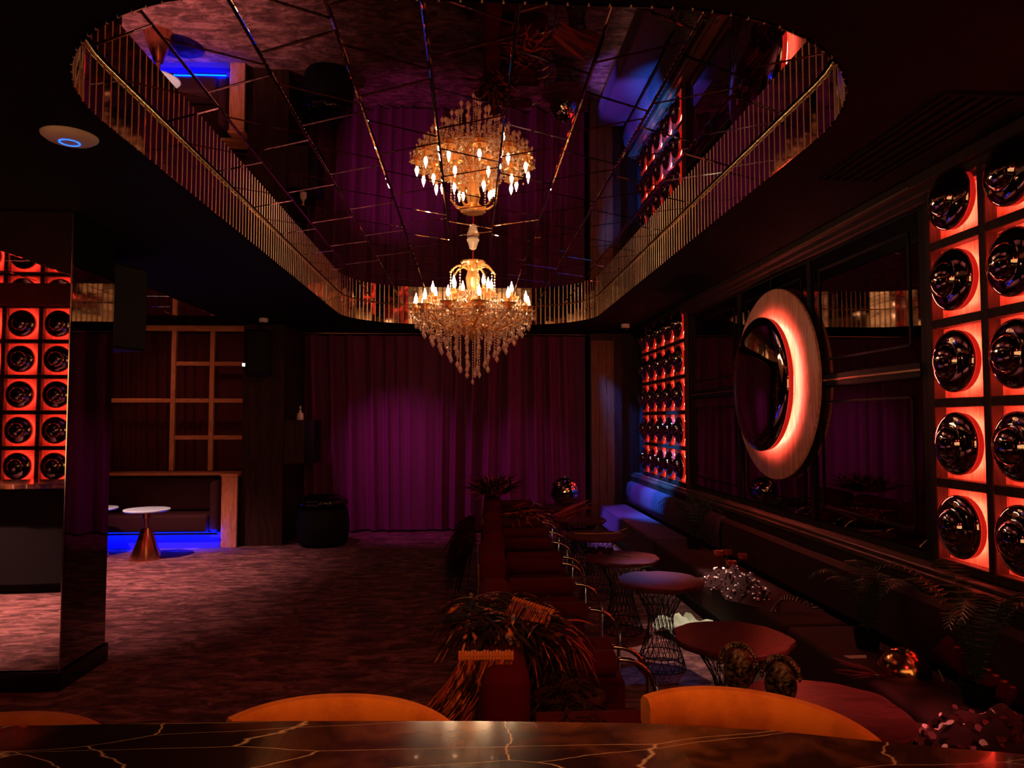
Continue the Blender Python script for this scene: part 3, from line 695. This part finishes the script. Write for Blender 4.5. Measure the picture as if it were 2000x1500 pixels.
# crown arms with little strands
b_ = MB(); pts = [(.05+.15*t, 0, 3.06+.045*math.sin(PI*t*.8)-.06*t*t) for t in [i/9 for i in range(10)]]; b_.tube(pts, .008, 6)
for p in pts: b_.octa(p, .014, .012, 6)
cr = b_.mesh('crown_arm', M['glass_gold'])
b_ = MB(); chain(b_, (.20, 0, 3.03), (.20, 0, 2.90)); drop(b_, (.20, 0, 2.90), .8); crs = b_.mesh('strand', M['crystal'])
for k in range(8):
    o = link('crown_arm', cr, ch, (0,0,0), (0,0,k*PI/4+.2)); link('strand', crs, o)
# hanging strands in rings: deeper toward the middle
for (cnt, R, zt_, zb_, s) in ((36, .50, 2.64, 2.50, .9), (30, .44, 2.60, 2.43, 1.0), (22, .37, 2.58, 2.36, 1.05), (18, .295, 2.56, 2.29, 1.1), (14, .215, 2.55, 2.22, 1.1), (10, .135, 2.52, 2.13, 1.15), (5, .06, 2.5, 2.08, 1.1)):
    for v_ in range(2):
        b = MB(); zz = zb_+.045*v_; chain(b, (0,0,zt_), (0,0,zz+.09)); drop(b, (0,0,zz+.09), s*.88); me_ = b.mesh('crystal_strand', M['crystal'])
        for k in range(v_, cnt, 2):
            a = 2*PI*k/cnt; link('crystal_strand', me_, ch, (R*math.cos(a), R*math.sin(a), 0), (0,0,a))
b = MB(); chain(b, (0,0,2.42), (0,0,2.10)); drop(b, (0,0,2.10), .8); b.build('crystal_strand', M['crystal'], ch)
b = MB(); chain(b, (.08,0,2.86), (.47,0,2.72), .05, .0085); chain(b, (.05,.02,2.74), (.42,.06,2.62), .05, .0085); swm = b.mesh('crystal_swag', M['crystal'])
for k in range(24): link('crystal_swag', swm, ch, (0,0,0), (0,0,2*PI*k/24), kind='stuff')
b = MB(); rr_ = random.Random(5)
for k in range(1900):
    R_ = .52*rr_.random()**.6; a = rr_.uniform(0, 6.28); zm = 2.545+.10*(R_/.52)**2; zc_ = zm+rr_.gauss(0, .045)+.10*(.52-R_)*rr_.random()
    s_ = rr_.uniform(.007, .013); b.octa((R_*math.cos(a), R_*math.sin(a), zc_), s_, s_*1.5, 5, rr_.random() < .55)
for k in range(3): 
    R_ = (.5, .36, .22)[k]; b.tube([(R_*math.cos(q*PI/24), R_*math.sin(q*PI/24), (2.635,2.60,2.58)[k]) for q in range(48)], .006, 5, closed=True)
b.build('crystal_basket', [M['crystal'], M['glass_gold']], ch, kind='stuff')

# ------------------------------------------------------------------ back bar behind the camera, seen only in the mirrors
bb = thing('back_bar', 'lit back bar shelving reflected in the mirror strips of the recess', 'shelving', (0, YB+.02, 0))
box('back_board', (-3.3, 0, .9), (2.5, .03, 2.7), mat('lit_backboard', (.3,.15,.08), emit=(1,.50,.18), es=3.0), bb)
for z in (1.0, 1.4, 1.8, 2.2, 2.6): box('shelf', (-3.3, .03, z-.02), (2.5, .32, z), M['dark_wood'], bb)
bc = [mat('bottle_%s' % n_, c_, .1, trans=.0, coat=.5) for n_, c_ in (('amber', (.5,.16,.03)), ('green', (.10,.28,.03)), ('yellow', (.8,.65,.1)), ('pink', (.7,.12,.2)), ('clear', (.7,.65,.6)), ('red', (.5,.03,.03)))]
bml = []
for q, mt in enumerate(bc):
    b = MB(); h = .24+.02*(q % 3); b.lathe([(.0001,0),(.036,0),(.037,h*.6),(.015,h*.75),(.013,h),(.0001,h)], 12); bml.append(autos(b.mesh('bottle', mt)))
for z in (1.0, 1.4, 1.8, 2.2):
    x = -3.1
    while x < 2.4:
        bi = rnd.randrange(6); o = link('bottle', bml[bi], None, (x, YB+.18, z)); tag(o, '%s bottle, %s shelf of the lit back bar seen in the recess mirrors' % (('amber','green','yellow','pink','clear','red')[bi], {1.0:'lowest',1.4:'second',1.8:'third',2.2:'top'}[z]), 'bottle', 'bottles on the back bar'); x += rnd.uniform(.2, .42)
area('back_bar_glow', (-.2, YB+.5, 2.75), (-.2, YB+.1, 1.2), (1, .55, .25), 22, 5, .1)

# ------------------------------------------------------------------ props
def blade(b, base, d, L_, w_, curl, droop, n=6, mi=0, rr=random):
    base = Vector(base); d = Vector(d).normalized(); up = Vector((0,0,1)); s = d.cross(up)
    s = s.normalized() if s.length > .05 else Vector((1,0,0)); vs = []; tw = rr.uniform(-1, 1)
    s = (s*math.cos(tw)+up*math.sin(tw)*.7).normalized()
    for i in range(n+1):
        t = i/n; p = base+d*L_*t+s*curl*t*t+Vector((0,0,-droop*t*t)); ww = w_*(.35+.9*math.sin(PI*min(1, .12+t*.9)))*(1 if i < n else .05)
        vs += [p-s*ww/2, p+up*w_*.15, p+s*ww/2]
    fs = []
    for i in range(n): fs += [(3*i, 3*i+1, 3*i+4, 3*i+3), (3*i+1, 3*i+2, 3*i+5, 3*i+4)]
    b.add(vs, fs, mi)
def plume(name, mats, parent, n, spread, L_, w_, seed, up=.4, droop=.15, box_=(.2,.2,.05), z=0, kind='stuff', dirs=None):
    q = random.Random(seed); b = MB(); nm = len(mats)
    for k in range(n):
        a = q.uniform(*(dirs or (0, 2*PI))); d = (math.cos(a)*spread, math.sin(a)*spread, up*q.uniform(.2, 1.2))
        base = (q.uniform(-1,1)*box_[0], q.uniform(-1,1)*box_[1], z+q.uniform(0,1)*box_[2])
        blade(b, base, d, L_*q.uniform(.5, 1.1), w_*q.uniform(.6, 1.3), q.uniform(-.08, .08), droop*q.uniform(.4, 1.2), 6, q.randrange(nm), q)
    return b.build(name, mats, parent, smooth=True, kind=kind)
FD, FR, FO = M['feather_dark'], M['feather_red'], M['feather_orange']
def feather_pile(label, loc, n, L_, w_, seed, mats, **k):
    n = int(n*3.0); w_ = w_*.48
    t = thing('feather_headdress', label, 'headdress', loc)
    b = MB(); b.tube([(.13*math.cos(2*PI*i/20), .09*math.sin(2*PI*i/20), .02) for i in range(20)], .02, 8, closed=True); b.build('headband', M['feather_dark'], t)
    plume('feathers', mats, t, n, 1, L_, w_, seed, **k); return t
feather_pile('dark brown feather headdress heaped over the nearest armchair backs', (.14, 3.32, .82), 170, .26, .035, 21, [FD, FD, FD, FO], box_=(.16,.24,.05), up=.25, droop=.14)
feather_pile('brown and black feather headdress spilling over the second armchair arm', (.32, 3.42, .74), 120, .22, .022, 22, [FD, FD, FR], box_=(.12,.2,.03), up=.2, droop=.25)
feather_pile('black feather headdress drooping between the two nearest chairs', (.40, 2.92, .60), 120, .24, .02, 23, [FD], box_=(.07,.28,.06), up=.1, droop=.3)
feather_pile('spiky dark red feather headdress on the farthest chair backs before the curtain', (.30, 8.75, .84), 130, .34, .03, 24, [FD, FD, FR], box_=(.16,.3,.05), up=1.1, droop=.1)
feather_pile('dark red flower and feather headdress lying on the far chairs', (.62, 8.25, .60), 110, .25, .04, 25, [FD, FR], box_=(.2,.3,.1), up=.5, droop=.15)
feather_pile('black feather train hanging down behind the far armchair backs', (.04, 6.7, .70), 150, .26, .03, 26, [FD], box_=(.03,.8,.05), up=.2, droop=.5, dirs=(PI*.8, PI*1.2))
# orange fringe laid over the first chair back
fr = thing('carnival_costume', 'orange banded costume sash with long red-brown fringe fanning over the nearest armchair', 'costume', (.08, 2.80, .815))
fr.rotation_euler = (.12, 0, -.04)
b = MB()
for k in range(18): b.box((-.12+k*.0117, -.015, .0), (-.12+k*.0117+.0104, .008, .030+.003*math.sin(k*1.7)), 0, .002)
b.box((-.119, -.012, .006), (.088, .005, .012)); b.box((-.119, -.0165, .018), (.088, .007, .022)); b.build('band', M['band'], fr)
q = random.Random(31); b = MB()
for k in range(260):
    x = q.uniform(-.115, .085); dx = -.16-.14*q.random()+x*.7; L_ = q.uniform(.22, .40); pts = []
    for i in range(6):
        t_ = i/5; pts.append((x+dx*t_**1.3*L_/.36, -.018-.05*t_+q.uniform(-.006,.006), .0-L_*t_))
    b.tube(pts, [.0028]*5+[.0006], 3, q.choice((0, 0, 1, 2)), cap=False)
b.build('fringe', [FO, FD, FR], fr, kind='stuff')
fr2 = thing('fringed_collar', 'small orange-ribbed feather collar resting on top of the nearest feather heap', 'collar', (.28, 3.22, .90)); fr2.rotation_euler = (0, .18, -.5)
b = MB()
for k in range(14): b.box((-.10+k*.0145, -.012, -.001), (-.10+k*.0145+.010, .012, .016), 0, .002)
b.build('ribs', M['band'], fr2, kind='stuff'); b = MB()
for k in range(70):
    x = -.10+.2*q.random(); b.tube([(x, -.01, .008), (x+.01, -.05, .0), (x+.015, -.10*q.uniform(.7,1.1), -.03)], .0022, 3, q.choice((0,1)), cap=False)
b.build('fringe', [FO, FR], fr2, kind='stuff')

# barred red feathers on table six
t = thing('pheasant_feathers', 'bundle of long barred red feathers lying across the far tables', 'feathers', (.96, 7.75, .64)); q = random.Random(40)
for k in range(16):
    b = MB(); L_ = q.uniform(.4, .62); blade(b, (q.uniform(-.06,.06), q.uniform(-.1,.1), q.uniform(0,.06)), (math.cos(.55+q.uniform(-.28,.28)), math.sin(.55+q.uniform(-.28,.28)), .34), L_, .035, q.uniform(-.08,.08), .07, 8, 0, q)
    b.build('feather', M['feather_barred'], t, smooth=True)
# mirror ball
mbal = thing('mirror_ball', 'mirror ball of small square tiles on the farthest table', 'mirror ball', (1.24, 9.5, .60))
R_ = .185; b = MB(); b.lathe([(R_*.97*math.cos(a), .19+R_*.97*math.sin(a)) for a in [-PI/2+.01+i*(PI-.02)/16 for i in range(17)]], 32); b.build('core', M['black'], mbal, smooth=True)
b = MB(); q = random.Random(6)
for i in range(20):
    e0 = -PI/2+PI*i/20; e1 = e0+PI/20*.88; em = (e0+e1)/2; n = max(4, int(2*PI*math.cos(em)/(PI/20)))
    for k in range(n):
        a0 = 2*PI*k/n; a1 = a0+2*PI/n*.88; j = Vector((q.uniform(-1,1), q.uniform(-1,1), q.uniform(-1,1)))*.0016
        vs = [Vector((R_*math.cos(e)*math.cos(a), R_*math.cos(e)*math.sin(a), .19+R_*math.sin(e))) for a, e in ((a0,e0),(a1,e0),(a1,e1),(a0,e1))]
        vs[0] += j; vs[2] += j; b.add(vs, [(0,1,2),(0,2,3)])
b.build('mirror_facets', M['mirror'], mbal, kind='stuff')
b = MB(); b.lathe([(.02,.37),(.02,.40),(.008,.405)], 10); b.build('cap', M['chrome'], mbal)

# two bronze masks propped up beside the near table
def mask(label, loc, rz, s):
    t = thing('carved_mask', label, 'mask', loc, rz)
    b = MB(); vs = []; n = 22; m_ = 12
    for j in range(m_+1):
        v_ = j/m_
        for i in range(n+1):
            u = i/n*PI; w_ = .085*s*(math.sin(PI*(.12+.85*v_))**.6); x = -w_*math.cos(u)
            y = -.06*s*math.sin(u)*math.sin(PI*(.1+.8*v_))-.022*s*max(0, 1-abs(x)/(.02*s))*(math.exp(-((v_-.45)/.14)**2)); vs.append((x, y+.004*math.sin(v_*40), v_*.23*s))
    b.add(vs, [(j*(n+1)+i, j*(n+1)+i+1, (j+1)*(n+1)+i+1, (j+1)*(n+1)+i) for j in range(m_) for i in range(n)]); b.build('face', M['bronze_relief'], t, smooth=True)
    b = MB()
    for sx in (-1, 1): b.lathe([(.001,.016),(.02,.012),(.026,0)], 12, c=(sx*.035*s, -.052*s, .145*s), axis='y')
    b.build('eyes', M['bronze_relief'], t, smooth=True)
    b = MB()
    for k in range(17):
        a = PI*k/16; b.octa((.098*s*math.cos(a), .0, .145*s+.10*s*math.sin(a)), .014*s, .022*s, 6)
    b.tube([(.105*s*math.cos(PI*k/20), .012, .14*s+.115*s*math.sin(PI*k/20)) for k in range(21)], .009*s, 6); b.build('crest', M['bronze_relief'], t)
    b = MB(); b.box((-.05*s,-.03*s,-.07*s),(.0*s,.0,.0)); b.tube([(0,0,0),(0,.01,-.08*s)], [.03*s,.022*s], 10); b.build('neck', M['bronze_relief'], t)
    b = MB(); b.lathe([(.0001,-.09*s),(.07*s,-.09*s),(.07*s,-.08*s),(.03*s,-.07*s),(.0001,-.07*s)], 20); b.build('stand', M['wire'], t)
mask('rounded bronze carved mask on the left of the pair on the near table', (1.065, 2.86, .662), -.3, .68)
mask('taller bronze carved mask with a hanging tag on the right of the pair', (1.165, 2.70, .662), -.45, .68)

# sequinned garments on the bench
def sequins(label, loc, n, rx, ry, h, s0_, seed, bright=.35):
    t = thing('sequinned_costume', label, 'costume', loc); q = random.Random(seed)
    b = MB(); vs = []; N_ = 26
    def H(x, y): return max(0, h*(1-(x/rx)**2-(y/ry)**2))*(.7+.3*math.sin(x*31+1)*math.sin(y*27))
    for j in range(N_+1):
        for i in range(N_+1):
            a = 2*PI*i/N_; r__ = j/N_; w_ = 1+.16*math.sin(3*a+seed)+.10*math.sin(7*a); x, y = rx*r__*w_*math.cos(a), ry*r__*w_*math.sin(a); vs.append((x, y, H(x, y)))
    b.add(vs, [(j*(N_+1)+i, j*(N_+1)+i+1, (j+1)*(N_+1)+i+1, (j+1)*(N_+1)+i) for j in range(N_) for i in range(N_)]); b.build('cloth', M['bench_velvet'], t, smooth=True)
    b = MB()
    for k in range(n):
        a = q.uniform(0, 6.28); r__ = math.sqrt(q.random()); x, y = rx*r__*math.cos(a), ry*r__*math.sin(a); c = Vector((x, y, H(x, y)+.010))
        nr = Vector((q.gauss(0,.4)-.1, q.gauss(0,.4)-.35, 1)).normalized(); u = nr.orthogonal().normalized(); v_ = nr.cross(u); rs_ = s0_*q.uniform(.6, 1.15)
        b.add([c+(u*math.cos(2*PI*i/9)+v_*math.sin(2*PI*i/9))*rs_ for i in range(9)], [tuple(range(9))], 0 if q.random() < bright else 1)
    b.build('sequins', [M['sequin'], M['sequin_dark']], t, kind='stuff'); return t
sequins('red costume thick with silver disc sequins on the bench beside the blue-lit tables', (1.97, 5.35, .462), 330, .22, .42, .17, .0095, 51, .3)
sequins('heap of large pink and dark disc sequins at the bottom right corner', (1.72, 2.52, .46), 330, .32, .32, .20, .017, 52, .16).location = (1.99, 2.62, .462)
t = thing('beaded_strap', 'looped beaded straps lying on the bench right of the sequinned costume', 'strap', (2.08, 4.72, .49))
for k in range(4):
    b = MB(); pts = [(-.14+.05*k*.3+.30*i/16, (.10+.03*k)*math.sin(PI*i/16)-.1, .004+.05*math.sin(PI*i/16)) for i in range(17)]
    for p in pts: b.octa(p, .009, .009, 6)
    b.tube(pts, .003, 5); b.build('beads', M['sequin_dark'], t)
# red roses
def rose(b, c, s):
    c = Vector(c)
    for k in range(11):
        a = k*2.4; r_ = s*(.25+.07*k); d = Vector((math.cos(a), math.sin(a), 0)); u = Vector((-d.y, d.x, 0)); z = Vector((0,0,1))
        p = c+d*r_*.55; b.add([p-u*r_*.6, p+d*r_*.3-u*r_*.5+z*s*.7, p+d*r_*.45+z*s*.85, p+d*r_*.3+u*r_*.5+z*s*.7, p+u*r_*.6], [(0,1,2,3,4)])
t = thing('rose_spray', 'spray of dark red fabric roses behind the sequinned costume', 'flowers', (2.12, 5.95, .462))
for k, (dx, dy, dz) in enumerate(((-.06,.0,.14), (.04,.08,.13), (.12,-.05,.12), (.0,-.13,.08))):
    b = MB(); rose(b, (dx, dy, dz), .05); b.build('rose', M['feather_red'], t)
b = MB()
for dx, dy, dz in ((-.06,.0,.14), (.04,.08,.13), (.12,-.05,.12), (.0,-.13,.08)): b.tube([(0,0,.005), (dx*.6,dy*.6,dz*.6), (dx,dy,dz)], .005, 5)
b.build('stem', M['leaf'], t)
t = thing('rose_spray', 'dark flower posy lying on the blue-lit fourth table', 'flowers', (1.08, 6.02, .603))
for k in range(5):
    b = MB(); rose(b, (.08*math.cos(k*1.3), .07*math.sin(k*1.3), .02), .045); b.build('rose', M['feather_dark'], t)
b = MB(); b.tube([(.05,0,.01),(.18,-.14,.012),(.22,-.19,.012)], .004, 5); b.build('stem', M['leaf'], t)
tw = MB(); tw.tube([(-.25,.1,.012),(-.05,.03,.02),(.12,.06,.018),(.28,.16,.05)], .006, 5); tw.tube([(.12,.06,.018),(.2,.0,.03)], .004, 5)
tag(tw.build('twig', M['horn'], None, (1.28, 7.0, .60)), 'thin bare twig lying across the fifth wire table', 'twig')
# ferns
def fern(label, loc, n, L_, seed, lift=1.0, lean=(0,0)):
    t = thing('fern', label, 'plant', loc); q = random.Random(seed)
    b = MB(); b.lathe([(.0001,0),(.055,0),(.075,.10),(.068,.10),(.05,.02),(.0001,.02)], 18); b.build('pot', M['black'], t)
    b = MB(); b.lathe([(.0001,.085),(.066,.085)], 18); b.build('soil', M['feather_dark'], t)
    for k in range(n):
        a = 2*PI*k/n+q.uniform(-.3,.3); l = L_*q.uniform(.7, 1.1); b = MB(); pts = []
        for i in range(13):
            s = i/12; rr = l*.75*s**1.25; pts.append(Vector((rr*math.cos(a)+lean[0]*s, rr*math.sin(a)+lean[1]*s, .085+lift*l*math.sin(s*2.1)*.85)))
        b.tube(pts, [.004]*8+[.002]*5, 4)
        for i in range(1, 25):
            s = i/25; j = s*12; p = pts[int(j)].lerp(pts[min(12, int(j)+1)], j-int(j)); tg = (pts[min(12, int(j)+1)]-pts[int(j)]).normalized()
            sd = tg.cross(Vector((0,0,1))); sd = sd.normalized() if sd.length > .1 else Vector((1,0,0))
            ll = .075*math.sin(PI*(.12+.85*s))
            for sg in (-1, 1):
                e = p+sd*sg*ll+tg*.02-Vector((0,0,.012)); b.add([p, p+tg*.012, e+tg*.003, e], [(0,1,2,3)])
        b.build('frond', M['leaf'], t)
    return t
fern('arching dark fern on the wall ledge right of the blue-lit bench', (2.20, 7.05, .462), 9, .52, 61)
fern('leafy dark fern on the bench at the right edge under the near dome panel', (2.25, 3.15, .462), 9, .55, 62)
fern('small dark fern on the bench below the near dome panel', (2.20, 3.95, .462), 8, .42, 63)
# gold bowl with horn rim
t = thing('gold_helmet', 'polished gold helmet with curved horn brim lying on the bench', 'helmet', (2.13, 3.50, .47)); t.rotation_euler = (.5, -.25, 0)
b = MB(); b.lathe([(.125,.0),(.12,.05),(.095,.10),(.05,.135),(.0001,.145)][::-1], 28, c=(0,0,0)); b.build('bowl', M['gold'], t, smooth=True)
b = MB(); b.tube([(.165*math.cos(a), .165*math.sin(a)-.01, .0+.03*math.sin(a)) for a in [PI*1.02+PI*.96*i/16 for i in range(17)]], [.003+.007*math.sin(PI*i/16) for i in range(17)], 8); b.build('horn_brim', M['horn'], t, smooth=True)
b = MB(); q = random.Random(70)
for k in range(40): blade(b, (-.10, .0, .03), (-1, q.uniform(-.1,.6), q.uniform(.2,.7)), q.uniform(.12,.28), .008, q.uniform(-.03,.03), .02, 5, 0, q)
b.build('crest_feathers', M['sequin_dark'], t, kind='stuff')
t = thing('paper_tag', 'flat pink card lying on the bench left of the gold helmet', 'card', (1.98, 3.66, .51))
b = MB(); b.add([(-.05,-.02,0),(.04,-.02,0),(.06,.02,.0),(-.06,.02,.0),(-.05,-.02,.003),(.04,-.02,.003),(.06,.02,.003),(-.06,.02,.003)], [(0,3,2,1),(4,5,6,7),(0,1,5,4),(1,2,6,5),(2,3,7,6),(3,0,4,7)]); b.build('card', M['sequin'], t)
# studded red sleeve
t = thing('quilted_sleeve', 'red sleeve with a row of padded squares leaning on the bench at right', 'costume', (2.28, 3.25, .47)); t.rotation_euler = (0, 0, -.5)
b = MB(); b.tube([(-.10,.06,.20),(-.04,.03,.15),(.06,-.04,.08),(.16,-.12,.05)], [.05,.055,.05,.045], 14); b.build('sleeve', M['red_velvet'], t, smooth=True)
for k in range(9):
    s = k/8; b = MB(); p = (-.07+.22*s, .03-.15*s, .215-.125*s); b.lathe([(.015,0),(.014,.005),(.0001,.008)], 6, c=p); b.build('padded_square', mat('pad_red', (.6,.04,.03), .5) if k == 0 else bpy.data.materials['pad_red'], t)
# added sheet for the bench edge lit green-white, the light put into its colour
b = MB(); vs = []
for j in range(9):
    for i in range(15):
        x, y = i/14-.5, j/8-.5; vs.append((x*.34, y*.55, .02+.06*math.sin(i*1.1+j*.6)*math.cos(j*.9)+.065))
b.add(vs, [(j*15+i, j*15+i+1, (j+1)*15+i+1, (j+1)*15+i) for j in range(8) for i in range(14)])
tag(b.build('lit_edge_sheet', M['green_lit_edge'], None, (1.74, 5.72, 0), (0,0,.35), smooth=True), 'added pale green sheet standing for the lit bench edge beneath the wire tables', 'cloth')
